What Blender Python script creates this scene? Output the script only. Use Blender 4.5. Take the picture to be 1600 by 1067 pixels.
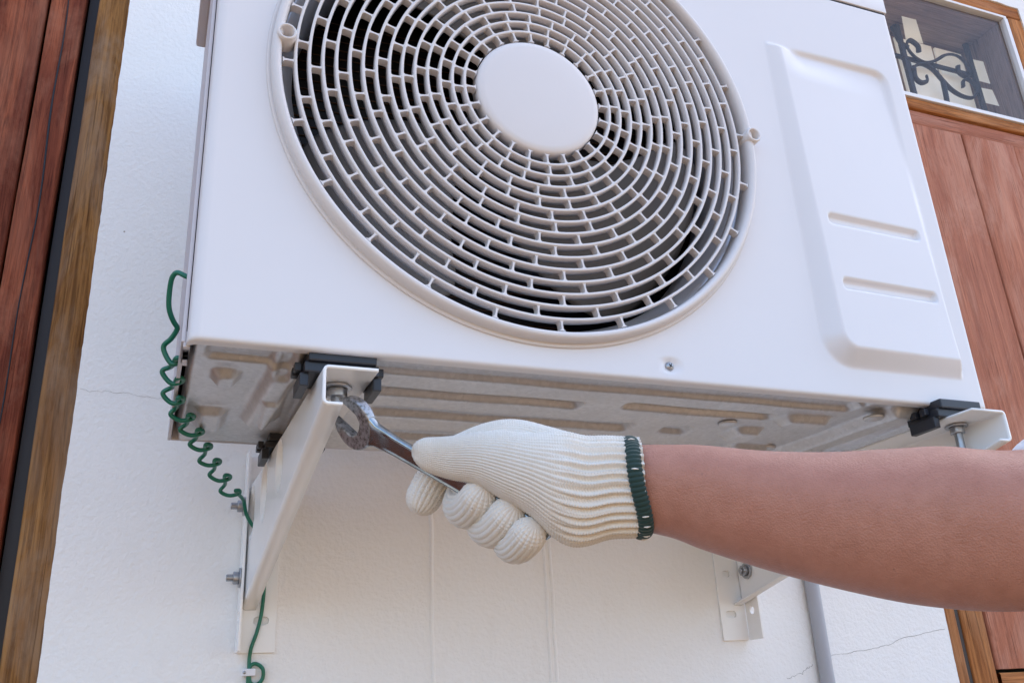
import bpy, math, random
import numpy as np
from mathutils import Vector, Matrix
R = math.radians
random.seed(7); rng = np.random.default_rng(7)
sc = bpy.context.scene
for o in list(bpy.data.objects): bpy.data.objects.remove(o)
col = sc.collection

# ------------------------------------------------------------------ camera
FPX, CAM = 1427.67, np.array([-.0083, -.6651, -.2684])
YAW, PITCH, ROLL = .3911, .3858, -.0540
def cam_axes():
    cy, sy, cp, sp = math.cos(YAW), math.sin(YAW), math.cos(PITCH), math.sin(PITCH)
    f = np.array([sy*cp, cy*cp, sp]); r0 = np.array([cy, -sy, 0]); u0 = np.cross(r0, f)
    c, s = math.cos(ROLL), math.sin(ROLL)
    return c*r0+s*u0, -s*r0+c*u0, f
CR, CU, CF = cam_axes()
cd = bpy.data.cameras.new('camera'); cam = bpy.data.objects.new('camera', cd); col.objects.link(cam)
cd.sensor_width = 36; cd.lens = FPX/1600*36; cd.clip_start = .02; cd.clip_end = 400
m = Matrix.Identity(4)
for i in range(3):
    m[i][0], m[i][1], m[i][2], m[i][3] = CR[i], CU[i], -CF[i], CAM[i]
cam.matrix_world = m; sc.camera = cam
def at(px, py, d):                       # a point at distance d along the view axis
    return CAM+d*(CF+(px-800)/FPX*CR-(py-533.5)/FPX*CU)
def on(px, py, axis, val):               # a point on an axis-aligned plane
    d = CF+(px-800)/FPX*CR-(py-533.5)/FPX*CU
    return CAM+(val-CAM[axis])/d[axis]*d

# ------------------------------------------------------------------ sky, sun, exposure
SUN_EL, SUN_AZ = 52, 55                   # the sun stands behind the house; azimuth from +y towards +x
w = bpy.data.worlds.new('World'); sc.world = w; w.use_nodes = True
nt = w.node_tree; bg = nt.nodes['Background']
sky = nt.nodes.new('ShaderNodeTexSky'); sky.sky_type = 'NISHITA'; sky.sun_disc = False
sky.sun_elevation = R(SUN_EL); sky.sun_rotation = R(SUN_AZ)
sky.air_density = 1.0; sky.dust_density = 3.0; sky.ozone_density = 1.0
nt.links.new(sky.outputs[0], bg.inputs[0]); bg.inputs[1].default_value = .15
sl = bpy.data.lights.new('sun', 'SUN'); sl.energy = 4.5; sl.angle = R(.5); sl.color = (1, .94, .84)
so = bpy.data.objects.new('sun', sl); col.objects.link(so)
sd = Vector((math.sin(R(SUN_AZ))*math.cos(R(SUN_EL)), math.cos(R(SUN_AZ))*math.cos(R(SUN_EL)), math.sin(R(SUN_EL))))
so.rotation_euler = sd.to_track_quat('Z', 'Y').to_euler(); so.location = (0, 0, 6)
vs = sc.view_settings
vs.view_transform = 'Standard'; vs.look = 'None'; vs.gamma = 1; vs.exposure = 1.86
vs.use_white_balance = False

# ------------------------------------------------------------------ materials
def mat(name, color, rough=.5, metal=0., **kw):
    mt = bpy.data.materials.new(name); mt.use_nodes = True
    b = mt.node_tree.nodes['Principled BSDF']
    b.inputs['Base Color'].default_value = (*color, 1); b.inputs['Roughness'].default_value = rough
    b.inputs['Metallic'].default_value = metal
    for k, v in kw.items(): b.inputs[k.replace('_', ' ')].default_value = v
    return mt
class N:
    """tiny node-graph helper"""
    def __init__(s, mt): s.t = mt.node_tree; s.b = s.t.nodes['Principled BSDF']
    def n(s, typ, **kw):
        nd = s.t.nodes.new('ShaderNode'+typ)
        for k, v in kw.items():
            if k in nd.inputs: nd.inputs[k].default_value = v
            else: setattr(nd, k, v)
        return nd
    def l(s, a, b): s.t.links.new(a, b)
    def coord(s, kind='Object', scale=(1, 1, 1)):
        tc = s.n('TexCoord'); mp = s.n('Mapping'); mp.inputs['Scale'].default_value = scale
        s.l(tc.outputs[kind], mp.inputs['Vector']); return mp.outputs[0]
    def noise(s, vec, scale, detail=4, rough=.55, dist=0.):
        nd = s.n('TexNoise'); nd.inputs['Scale'].default_value = scale; nd.inputs['Detail'].default_value = detail
        nd.inputs['Roughness'].default_value = rough; nd.inputs['Distortion'].default_value = dist
        s.l(vec, nd.inputs['Vector']); return nd.outputs['Fac']
    def ramp(s, fac, stops):
        r = s.n('ValToRGB'); e = r.color_ramp.elements
        while len(e) < len(stops): e.new(.5)
        for k, (p, c) in zip(e, stops): k.position = p; k.color = (*c, 1) if len(c) == 3 else c
        s.l(fac, r.inputs[0]); return r.outputs[0]
    def mix(s, fac, a, b, mode='MIX'):
        m = s.n('MixRGB', blend_type=mode)
        for k, v in ((0, fac), (1, a), (2, b)):
            if hasattr(v, 'is_linked'): s.l(v, m.inputs[k])
            elif isinstance(v, (int, float)): m.inputs[k].default_value = v
            else: m.inputs[k].default_value = (*v, 1)
        return m.outputs[0]
    def math(s, op, a, b=None):
        m = s.n('Math', operation=op)
        for k, v in ((0, a), (1, b)):
            if v is None: continue
            if hasattr(v, 'is_linked'): s.l(v, m.inputs[k])
            else: m.inputs[k].default_value = v
        return m.outputs[0]
    def bump(s, h, strength=.3, dist=.002, prev=None):
        b = s.n('Bump'); b.inputs['Strength'].default_value = strength; b.inputs['Distance'].default_value = dist
        s.l(h, b.inputs['Height'])
        if prev is not None: s.l(prev, b.inputs['Normal'])
        return b.outputs[0]
    def color(s, c): s.l(c, s.b.inputs['Base Color'])
    def rough(s, c): s.l(c, s.b.inputs['Roughness'])
    def normal(s, c): s.l(c, s.b.inputs['Normal'])

def gray(v): return (v, v, v)
# painted sheet metal of the air conditioner: faint orange peel, smudges
M = {}
def painted(name, c, rough=.33, peel=.05, smudge=.06):
    mt = mat(name, c, rough); g = N(mt); v = g.coord()
    n1 = g.noise(v, 900, 2); n2 = g.noise(v, 9, 5, .6)
    g.normal(g.bump(n1, peel, .0006))
    g.color(g.mix(g.math('MULTIPLY', g.ramp(n2, [(.45, gray(0)), (.75, gray(1))]), smudge), c, tuple(k*.75 for k in c)))
    g.rough(g.math('ADD', g.math('MULTIPLY', n2, .18), rough-.09))
    return mt
M['panel'] = painted('white_paint', (.735, .725, .735), .34)
mt = M['panel']; g = N(mt)               # a few specks of dirt on the panel
vo = g.n('TexVoronoi'); vo.inputs['Scale'].default_value = 17; g.l(g.coord(), vo.inputs['Vector'])
sp = g.math('LESS_THAN', vo.outputs['Distance'], .017)
old = g.b.inputs['Base Color'].links[0].from_socket
g.color(g.mix(sp, old, (.25, .22, .2)))
M['guard'] = painted('guard_plastic', (.70, .67, .66), .42, .08)
M['bracket'] = painted('powder_coat', (.88, .87, .85), .24, .06, .12)
M['side'] = painted('shaded_side_paint', (.60, .58, .61), .4)  # white paint darkened to carry the shade on the left side and handle
M['fan'] = mat('fan_plastic', (.17, .155, .145), .45)
M['coil'] = mat('coil_black', (.012, .012, .016), .5)
M['tube'] = mat('coil_tube', (.10, .055, .035), .5)
M['inner'] = mat('shroud_steel', (.55, .56, .60), .3, .35)
M['rubber'] = mat('black_rubber', (.018, .02, .027), .42)
M['iron'] = mat('wrought_iron', (.035, .03, .032), .55)
M['conduit'] = mat('grey_conduit', (.36, .37, .41), .45)
M['clip'] = mat('white_clip', (.75, .76, .8), .35)
M['wire'] = mat('green_wire', (.003, .14, .085), .32)
M['copper'] = mat('dark_strand', (.03, .02, .025), .4, .5)
M['glass'] = mat('window_glass', (.95, .95, .97), .03, 0, Transmission_Weight=1., IOR=1.17)
M['bead'] = mat('white_bead', (.78, .77, .78), .4)
M['frost'] = mat('glowing_frosted_pane', (.78, .75, .66), .5)
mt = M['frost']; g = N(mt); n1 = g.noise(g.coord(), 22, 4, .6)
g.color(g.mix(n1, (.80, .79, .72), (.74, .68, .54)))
g.b.inputs['Emission Color'].default_value = (1, .95, .84, 1); g.b.inputs['Emission Strength'].default_value = .07  # glow added in place of daylight behind the panes; light patches share it
# galvanised sheet
mt = M['galv'] = mat('galvanised_steel', (.6, .6, .61), .42, .6); g = N(mt); v = g.coord()
vo = g.n('TexVoronoi'); vo.inputs['Scale'].default_value = 260; g.l(v, vo.inputs['Vector'])
n1 = g.noise(v, 30, 5, .6); n2 = g.noise(v, 700, 2)
bw = g.n('RGBToBW'); g.l(vo.outputs['Color'], bw.inputs[0]); spang = bw.outputs[0]
g.color(g.mix(g.math('MULTIPLY', n1, .7), g.mix(.22, (.72, .72, .735), spang, 'MULTIPLY'), (.54, .52, .50)))
g.rough(g.math('ADD', g.math('MULTIPLY', n1, .3), .3))
g.normal(g.bump(n2, .15, .0006, g.bump(g.noise(v, 60, 3), .12, .002)))
mt = M['zinc'] = mat('zinc_bolt', (.42, .43, .45), .35, .9); g = N(mt); n1 = g.noise(g.coord(), 300, 3)
g.rough(g.math('ADD', g.math('MULTIPLY', n1, .4), .2))
mt = M['chrome'] = mat('worn_chrome', (.42, .40, .37), .16, 1.); g = N(mt); v = g.coord()
n1 = g.noise(v, 260, 4, .65); n2 = g.noise(v, 60, 4, .6)
g.color(g.mix(g.ramp(n2, [(.42, gray(0)), (.62, gray(1))]), (.38, .42, .44), (.26, .285, .29)))
g.rough(g.math('ADD', g.math('MULTIPLY', n2, .35), .05)); g.normal(g.bump(n1, .08, .0008))
mt = M['pitted'] = mat('pitted_steel', (.36, .36, .37), .4, .9); g = N(mt); v = g.coord()
n1 = g.noise(v, 300, 5, .66)
g.color(g.ramp(n1, [(.36, (.15, .145, .14)), (.5, (.36, .36, .37)), (.68, (.48, .48, .50))]))
g.rough(g.math('ADD', g.math('MULTIPLY', n1, .5), .15)); g.normal(g.bump(n1, .25, .0008))
# plaster
mt = M['plaster'] = mat('painted_plaster', (.74, .735, .72), .75); g = N(mt); v = g.coord()
n1 = g.noise(v, 170, 5, .6); n2 = g.noise(v, 3.2, 5, .6); n3 = g.noise(v, 620, 3)
n4 = g.noise(g.coord('Object', (1, 1, .35)), 26, 4, .6)
c = g.mix(g.math('MULTIPLY', g.ramp(n2, [(.4, gray(0)), (.72, gray(1))]), .5), (.86, .855, .84), (.81, .795, .76))
c = g.mix(g.math('MULTIPLY', g.ramp(n4, [(.56, gray(0)), (.8, gray(1))]), .35), c, (.77, .745, .70))
vo = g.n('TexVoronoi'); vo.inputs['Scale'].default_value = 21; g.l(v, vo.inputs['Vector'])
spk = g.math('MULTIPLY', g.math('LESS_THAN', vo.outputs['Distance'], .03), g.math('GREATER_THAN', n2, .5))
c = g.mix(g.math('MULTIPLY', spk, .8), c, (.24, .18, .13))
g.color(c); g.normal(g.bump(n3, .12, .0006, g.bump(n1, .4, .0035)))
# wood: long grain, dark pores, worn and greyed patches, knots
def wood(name, light, dark, worn, wornamt=.5, rough=.6, gr=.75):
    mt = mat(name, light, rough); g = N(mt)
    oi = g.n('ObjectInfo'); tc = g.n('TexCoord'); ad = g.n('VectorMath', operation='ADD')
    sc_ = g.n('VectorMath', operation='SCALE'); sc_.inputs['Scale'].default_value = 9.
    cx = g.n('CombineXYZ'); g.l(oi.outputs['Random'], cx.inputs[0]); g.l(oi.outputs['Random'], cx.inputs[2])
    g.l(cx.outputs[0], sc_.inputs[0]); g.l(tc.outputs['Object'], ad.inputs[0]); g.l(sc_.outputs[0], ad.inputs[1])
    def mp(s):
        k = g.n('Mapping'); k.inputs['Scale'].default_value = s; g.l(ad.outputs[0], k.inputs[0]); return k.outputs[0]
    g.b.inputs['Specular IOR Level'].default_value = .07
    grain = g.noise(mp((1, 1, .035)), 240, 8, .72, .8)
    band = g.noise(mp((1, 1, .09)), 26, 4, .6, 1.6)
    patch = g.noise(mp((1, 1, .35)), 13, 8, .7, .8)
    blot = g.noise(mp((1, 1, .5)), 34, 6, .7, .5)
    pore = g.noise(mp((1, 1, .02)), 520, 3, .5)
    c = g.mix(g.ramp(band, [(.33, gray(0)), (.68, gray(1))]), dark, light)
    c = g.mix(g.math('MULTIPLY', g.ramp(grain, [(.40, gray(1)), (.56, gray(0))]), gr), c, tuple(k*.5 for k in dark))
    c = g.mix(g.math('MULTIPLY', g.ramp(patch, [(.46, gray(0)), (.70, gray(1))]), wornamt), c, worn)
    c = g.mix(g.math('MULTIPLY', g.ramp(blot, [(.60, gray(0)), (.74, gray(1))]), .55), c, tuple(k*.55 for k in dark))
    c = g.mix(g.math('MULTIPLY', g.ramp(pore, [(.30, gray(1)), (.38, gray(0))]), .6), c, tuple(k*.25 for k in dark))
    hs = g.n('HueSaturation'); g.l(c, hs.inputs['Color'])
    g.l(g.math('ADD', g.math('MULTIPLY', oi.outputs['Random'], .3), .86), hs.inputs['Value'])
    g.color(hs.outputs[0])
    g.rough(g.math('ADD', g.math('MULTIPLY', patch, .4), rough-.2))
    g.normal(g.bump(grain, .6, .0022, g.bump(band, .3, .004, g.bump(blot, .25, .003))))
    return mt
M['wood_red'] = wood('wood_red_brown', (.33, .096, .046), (.15, .038, .022), (.37, .165, .105), .55)
M['wood_frame'] = wood('wood_ochre_frame', (.40, .20, .066), (.21, .09, .03), (.35, .26, .19), .55, .65)
M['wood_pink'] = wood('wood_faded_door', (.56, .225, .135), (.40, .145, .088), (.62, .34, .25), .7, .6, .4)
M['wood_orange'] = wood('wood_orange_frame', (.54, .225, .075), (.32, .115, .04), (.52, .29, .16), .45)
M['wood_dark'] = wood('wood_reveal', (.36, .255, .20), (.29, .20, .155), (.40, .295, .24), .4, .8)
M['stop'] = mat('shadowed_wood', (.03, .02, .018), .5)  # no door stop: near-black fill for the shade in the door gaps
M['dark_gap'] = mat('gap_dark', (.008, .008, .012), .6)
# skin
mt = M['skin'] = mat('skin', (.36, .20, .15), .5, 0, Subsurface_Weight=.06, Subsurface_Scale=.003); g = N(mt); v = g.coord()
g.b.inputs['Subsurface Radius'].default_value = (1, .35, .2)
n1 = g.noise(v, 75, 8, .72); n2 = g.noise(v, 420, 4, .6); n3 = g.noise(v, 14, 4)
c = g.mix(g.ramp(n1, [(.3, gray(0)), (.7, gray(1))]), (.385, .165, .11), (.48, .225, .158)); c = g.mix(g.math('MULTIPLY', g.ramp(n3, [(.4, gray(0)), (.7, gray(1))]), .4), c, (.47, .20, .14))
vo = g.n('TexVoronoi'); vo.inputs['Scale'].default_value = 60; g.l(v, vo.inputs['Vector'])
c = g.mix(g.math('MULTIPLY', g.math('LESS_THAN', vo.outputs['Distance'], .045), .45), c, (.25, .11, .075))
g.color(c); vp = g.n('TexVoronoi'); vp.inputs['Scale'].default_value = 900; g.l(v, vp.inputs['Vector'])
g.normal(g.bump(vp.outputs['Distance'], .4, .0006, g.bump(n2, .4, .0008))); g.rough(g.math('ADD', g.math('MULTIPLY', n2, .25), .38))
# yarn
mt = M['yarn'] = mat('cotton_yarn', (.78, .75, .70), .95, 0, Sheen_Weight=.35, Sheen_Roughness=.6); g = N(mt); v = g.coord()
n1 = g.noise(v, 70, 4, .6); n2 = g.noise(v, 1500, 3, .6)
c = g.mix(n1, (.82, .78, .715), (.75, .68, .58))
c = g.mix(g.math('MULTIPLY', g.ramp(g.noise(v, 900, 2), [(.68, gray(0)), (.74, gray(1))]), .5), c, (.42, .33, .24))
g.color(c); g.normal(g.bump(n2, .5, .0006))
M['green_yarn'] = mat('green_yarn', (.008, .035, .028), .75, 0, Sheen_Weight=.2)
M['sleeve'] = mat('white_cotton', (.78, .78, .8), .9)
M['ground_m'] = mat('warm_concrete', (.40, .33, .25), .85); g = N(M['ground_m']); v = g.coord()
g.color(g.mix(g.noise(v, .8, 6, .6), (.165, .105, .054), (.125, .079, .04))); g.normal(g.bump(g.noise(v, 60, 5), .3, .01))

# ------------------------------------------------------------------ object helpers
def link(name, me, m=None, parent=None, smooth=False, matrix=None):
    o = bpy.data.objects.new(name, me); col.objects.link(o)
    if m is not None and me is not None and not me.materials: me.materials.append(m)
    if smooth and me is not None: me.shade_smooth()
    if matrix is not None: o.matrix_basis = matrix
    if parent is not None:
        o.parent = parent
        if parent.type == 'EMPTY': o.matrix_parent_inverse = Matrix.Translation(parent.location).inverted()
    return o
def thing(name, label, cat, loc, group=None):
    o = bpy.data.objects.new(name, None); col.objects.link(o); o.location = Vector(loc); o.empty_display_size = .02
    return tag(o, label, cat, group)
def tag(o, label, cat, group=None):
    o['label'] = label; o['category'] = cat
    if group: o['group'] = group
    return o
def mesh(name, V, F):
    me = bpy.data.meshes.new(name); me.from_pydata([tuple(map(float, v)) for v in V], [], F); me.update(); return me
def grid(name, P, cu=False, cv=False, flip=False, uv=False):
    """P: (n, m, 3) array; cu closes the first index, cv the second"""
    n, k = P.shape[:2]; me = bpy.data.meshes.new(name)
    I = np.arange(n*k).reshape(n, k)
    a = np.vstack([I, I[:1]]) if cu else I
    a = np.hstack([a, a[:, :1]]) if cv else a
    q = np.stack([a[:-1, :-1], a[1:, :-1], a[1:, 1:], a[:-1, 1:]], -1).reshape(-1, 4)
    if flip: q = q[:, ::-1]
    me.vertices.add(n*k); me.vertices.foreach_set('co', np.ascontiguousarray(P, dtype=np.float32).ravel())
    me.loops.add(q.size); me.loops.foreach_set('vertex_index', np.ascontiguousarray(q, dtype=np.int32).ravel())
    me.polygons.add(len(q)); me.polygons.foreach_set('loop_start', np.arange(0, q.size, 4, dtype=np.int32))
    me.update(calc_edges=True); me.validate(); return me
def boxm(name, a, b, bev=.0):
    import bmesh
    bm = bmesh.new(); bmesh.ops.create_cube(bm, size=1)
    a, b = np.array(a, float), np.array(b, float)
    for v in bm.verts: v.co = Vector((a+b)/2)+Vector(v.co[i]*(b-a)[i] for i in range(3))
    if bev > 0: bmesh.ops.bevel(bm, geom=bm.edges[:], offset=bev, segments=2, affect='EDGES', profile=.6)
    me = bpy.data.meshes.new(name); bm.to_mesh(me); bm.free(); return me
def joinm(name, meshes):
    import bmesh
    bm = bmesh.new()
    for k in meshes: bm.from_mesh(k)
    me = bpy.data.meshes.new(name); bm.to_mesh(me); bm.free(); return me
def xform(me, mtx): me.transform(mtx); return me
def revolve(name, prof, seg=128, axis='y', center=(0, 0, 0), close=True):
    """prof: list of (r, h); revolved about an axis through center"""
    th = np.linspace(0, 2*np.pi, seg, endpoint=False); pr = np.array(prof)
    P = np.zeros((seg, len(pr), 3)); c, s = np.cos(th)[:, None], np.sin(th)[:, None]
    ax = 'xyz'.index(axis); o1, o2 = [(1, 2), (2, 0), (0, 1)][ax]
    P[..., o1] = c*pr[:, 0]; P[..., o2] = s*pr[:, 0]; P[..., ax] = pr[:, 1]
    return grid(name, P+np.array(center), cu=True, cv=close)
def plate(name, outer, holes, thick, bevel=.0, res=2):
    """flat plate in XY, thickness along Z about 0, from outlines"""
    cu = bpy.data.curves.new(name, 'CURVE'); cu.dimensions = '2D'; cu.fill_mode = 'BOTH'
    cu.extrude = max(thick/2-bevel, 1e-5); cu.bevel_depth = bevel; cu.bevel_resolution = res
    if bevel: cu.offset = -bevel
    for lp in [outer]+holes:
        s = cu.splines.new('POLY'); s.points.add(len(lp)-1); s.use_cyclic_u = True
        for p_, q_ in zip(s.points, lp): p_.co = (q_[0], q_[1], 0, 1)
    o = bpy.data.objects.new(name, cu); col.objects.link(o)
    me = bpy.data.meshes.new_from_object(o.evaluated_get(bpy.context.evaluated_depsgraph_get()))
    bpy.data.objects.remove(o); bpy.data.curves.remove(cu); me.name = name; return me
def frame(origin, X, Y):
    X = Vector(X).normalized(); Y = Vector(Y); Y = (Y-X*Y.dot(X)).normalized(); Z = X.cross(Y)
    mm = Matrix((X, Y, Z)).transposed().to_4x4(); mm.translation = Vector(origin); return mm
def obround(cx, cy, w, h, n=8):
    out = []; r = min(w, h)/2
    dx, dy = max(w/2-r, 0), max(h/2-r, 0)
    for sx, sy, a0 in ((1, 1, 0), (-1, 1, 90), (-1, -1, 180), (1, -1, 270)):
        for k in range(n): a = R(a0+90*k/(n-1)); out.append((cx+sx*dx+r*math.cos(a), cy+sy*dy+r*math.sin(a)))
    return out
def rrect(x0, y0, x1, y1, r, n=6):
    out = []
    for cx, cy, a0 in ((x1-r, y1-r, 0), (x0+r, y1-r, 90), (x0+r, y0+r, 180), (x1-r, y0+r, 270)):
        for k in range(n): a = R(a0+90*k/(n-1)); out.append((cx+r*math.cos(a), cy+r*math.sin(a)))
    return out
def catmull(P, n):
    P = np.array(P, float); Q = np.vstack([2*P[0]-P[1], P, 2*P[-1]-P[-2]]); out = []
    t = np.linspace(0, len(P)-1, n); i = np.minimum(t.astype(int), len(P)-2); f = (t-i)[:, None]
    a, b, c, d = Q[i], Q[i+1], Q[i+2], Q[i+3]
    return .5*((2*b)+(-a+c)*f+(2*a-5*b+4*c-d)*f**2+(-a+3*b-3*c+d)*f**3)
def frames_along(C):
    T = np.gradient(C, axis=0); T /= np.linalg.norm(T, axis=1)[:, None]
    n = np.cross(T[0], [0.3, .2, .9]); n /= np.linalg.norm(n); Ns = [n]
    for k in range(1, len(C)):
        n = Ns[-1]-T[k]*np.dot(Ns[-1], T[k]); n /= np.linalg.norm(n); Ns.append(n)
    Ns = np.array(Ns); return T, Ns, np.cross(T, Ns)
def tube(name, pts, r, n=120, seg=12, smoothpath=True, flat=1., closed=False):
    C = catmull(pts, n) if smoothpath else np.array(pts, float)
    T, A, B = frames_along(C); th = np.linspace(0, 2*np.pi, seg, endpoint=False)
    rr = np.full(len(C), r) if np.isscalar(r) else np.interp(np.linspace(0, 1, len(C)), np.linspace(0, 1, len(r)), r)
    P = C[:, None]+rr[:, None, None]*(np.cos(th)[None, :, None]*A[:, None]+flat*np.sin(th)[None, :, None]*B[:, None])
    P = np.concatenate([C[:1, None].repeat(seg, 1), P, C[-1:, None].repeat(seg, 1)])
    return grid(name, P, cv=True, flip=True)
def smooth(a, b, x): t = np.clip((x-a)/(b-a), 0, 1); return t*t*(3-2*t)

WALL = .43
GZ = -1.75
# ------------------------------------------------------------------ ground
g_ = link('ground', grid('ground', np.array([[[x, y, GZ] for y in (-60, -8, -2, 3, 20)] for x in (-60, -6, 0, 6, 60)], float), flip=True), M['ground_m'])
g_['kind'] = 'structure'

# ------------------------------------------------------------------ house wall with two door openings
def jag(x0, z0, x1, z1, amp, step=.008):
    L = math.hypot(x1-x0, z1-z0); n = max(int(L/step), 2); out = []; k = 0.; wob = 0.
    for i in range(n):
        t = i/n; wob = .8*wob+.2*random.uniform(-1, 1)
        d = amp*(1.2*wob+.35*random.uniform(-1, 1)+(1.6 if math.sin(i*.13)+math.sin(i*.047+1) > 1.55 else 0))*(0 if i == 0 else 1)
        out.append((x0+(x1-x0)*t+d*(z1-z0)/L, z0+(z1-z0)*t-d*(x1-x0)/L))
    return out
LX0, LX1, LZ1 = -1.0, -.0975, 1.35         # left door opening
RX0, RX1, RZ1 = 1.124, 1.742, 1.168        # right door opening
outer = [(-5, GZ-.05), (7, GZ-.05), (7, 3.4), (-5, 3.4)]
holeL = jag(LX1, GZ+.001, LX1, LZ1, .0010)+[(LX1, LZ1), (LX0, LZ1), (LX0, GZ+.001)]
holeR = [(RX1, GZ+.001), (RX1, RZ1)]+jag(RX1, RZ1, RX0, RZ1, .001)[1:]+jag(RX0, RZ1, RX0, GZ+.001, .001)
me = plate('house_wall', outer, [holeL, holeR], .2)
xform(me, Matrix.Translation((0, WALL+.1, 0)) @ Matrix.Rotation(R(90), 4, 'X'))
wall = tag(link('house_wall', me, M['plaster']), 'white painted rough plaster house wall behind the air conditioner, between two wooden doors', 'wall')
# two vertical plaster seams and hairline cracks
def seam(x, wdt, name):
    zs = np.linspace(GZ+.01, .6, 160); P = []
    for z in zs:
        j = .0006*math.sin(z*31+x*50)+.0004*math.sin(z*83)
        P.append([[x+j+d, WALL+yy, z] for d, yy in ((-wdt, .0005), (-wdt*.45, -.0014), (0, -.0020), (wdt*.45, -.0014), (wdt, .0005))])
    link(name, grid(name, np.array(P)), M['plaster'], wall, True)
seam(.3205, .0035, 'plaster_seam'); seam(.4715, .0028, 'plaster_seam'); seam(.4795, .003, 'plaster_seam')
mcrack = mat('crack_dark', (.30, .285, .27), .9)
def crack(pts, r):
    C = catmull(pts, 70); C += np.c_[rng.normal(0, .0003, 70), np.zeros(70), np.convolve(rng.normal(0, .0011, 74), np.ones(5)/3, 'valid')]
    rr = [r*random.uniform(.4, 1) for _ in range(20)]
    link('crack', tube('crack', C, rr, smoothpath=False, seg=5), mcrack, wall)
wy = WALL-.0001
crack([(1.118, wy, -.1835), (1.04, wy, -.1945), (.985, wy, -.207), (.93, wy, -.212), (.893, wy, -.2168)], .0004)
crack([(.866, wy, -.226), (.845, wy, -.236), (.82, wy, -.2436)], .0003)
crack([(-.094, wy, .099), (-.05, wy, .0985), (.0, wy, .094), (.02, wy, .093)], .00022)

# ------------------------------------------------------------------ wooden doors
def plank(name, x0, x1, z0, z1, y0, y1, m, parent, wav=.0012, horiz=False):
    """board with slightly wandering, rounded edges"""
    n = 60; r = .003; t = np.linspace(0, 1, n); L = (x0, x1) if horiz else (z0, z1)
    s = random.uniform(0, 50); s2 = random.uniform(0, 50); ln = L[0]+(L[1]-L[0])*t
    wa = wav*.6*(np.sin(ln*4+s)*.7+np.sin(ln*23+s2)*.3); wb = wav*.6*(np.sin(ln*5+s2)*.7+np.sin(ln*19+s)*.3)
    a, b = (z0, z1) if horiz else (x0, x1)
    prof = [(0, 0, y1), (0, 0, y0+r), (0, r*.3, y0+r*.3), (0, r, y0), (1, -r, y0), (1, -r*.3, y0+r*.3), (1, 0, y0+r), (1, 0, y1)]
    P = np.zeros((n, len(prof), 3))
    for k, (side, off, y) in enumerate(prof):
        c = (a+wa if side == 0 else b+wb)+off
        P[:, k, 0] = ln if horiz else c; P[:, k, 2] = c if horiz else ln; P[:, k, 1] = y
    me = grid(name, P, cv=True, flip=not horiz)
    if horiz:                                       # grain follows the board: local frame turned
        me.transform(Matrix.Rotation(R(90), 4, 'Y')); o = link(name, me, m, parent)
        o.matrix_basis = Matrix.Rotation(R(-90), 4, 'Y')
        return o
    return link(name, me, m, parent)
dl = thing('wooden_door', 'weathered red-brown plank door with dark gaps, beside the coiled green wire', 'door', (-.5, WALL+.03, GZ))
plank('frame_board', -.1345, LX1+.002, GZ+.002, LZ1-.003, WALL+.004, WALL+.09, M['wood_frame'], dl, .0018)
link('gap_shade', boxm('gap_shade', (-.150, WALL+.035, GZ+.002), (-.1345, WALL+.09, LZ1-.003)), M['stop'], dl)  # dark strip colours in the shade of the gap beside the leaf
plank('plank', -.1945, -.1515, GZ+.01, LZ1-.01, WALL+.012, WALL+.05, M['wood_red'], dl, .0022)
plank('plank', -.345, -.1975, GZ+.01, LZ1-.01, WALL+.016, WALL+.05, M['wood_red'], dl, .0012)
plank('plank', -.50, -.348, GZ+.01, LZ1-.01, WALL+.014, WALL+.05, M['wood_red'], dl, .0012)
plank('plank', -.70, -.503, GZ+.01, LZ1-.01, WALL+.016, WALL+.05, M['wood_red'], dl, .0012)
plank('plank', -.95, -.703, GZ+.01, LZ1-.01, WALL+.014, WALL+.05, M['wood_red'], dl, .0012)
plank('frame_board', LX0-.001, -.952, GZ+.002, LZ1-.003, WALL+.004, WALL+.09, M['wood_frame'], dl)
link('backing_board', boxm('backing_board', (LX0+.001, WALL+.06, GZ+.004), (LX1-.001, WALL+.11, LZ1-.001)), M['dark_gap'], dl)
# long split running down the first plank
sp = [(-.1735+.004*math.sin(z*5)+.0015*math.sin(z*23), WALL+.0117, z) for z in np.linspace(-.3, 1.2, 90)]
link('split', tube('split', sp, [.0004, .0011, .0008, .0013, .0006, .001, .0004], smoothpath=False, seg=5, n=90), M['dark_gap'], dl)

dr = thing('wooden_door', 'faded pinkish-brown plank door under a glazed transom with iron scrollwork', 'door', (1.43, WALL+.03, GZ))
TZ0, TZ1, TX0, TX1 = .843, 1.135, 1.172, 1.6955
plank('frame_board', RX0-.001, 1.149, GZ+.002, RZ1-.034, WALL+.003, WALL+.08, M['wood_orange'], dr, .0014)
link('gap_shade', boxm('gap_shade', (1.1505, WALL+.010, GZ+.004), (1.1610, WALL+.05, .81)), M['stop'], dr)  # dark box added so the gap beside the stile reads as shade
plank('frame_board', TX1+.006, RX1+.001, GZ+.002, RZ1-.034, WALL+.003, WALL+.08, M['wood_orange'], dr)
plank('frame_board', RX0, RX1, RZ1-.032, RZ1+.001, WALL+.003, WALL+.08, M['wood_orange'], dr, .001, True)
plank('transom_rail', 1.157, TX1+.005, .8125, .836, WALL+.008, WALL+.08, M['wood_orange'], dr, .0006, True)
plank('top_rail', 1.160, TX1+.003, .7745, .8095, WALL+.013, WALL+.05, M['wood_pink'], dr, .0008, True)
plank('plank', 1.162, 1.2085, GZ+.01, .772, WALL+.007, WALL+.05, M['wood_orange'], dr, .0012)
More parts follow.
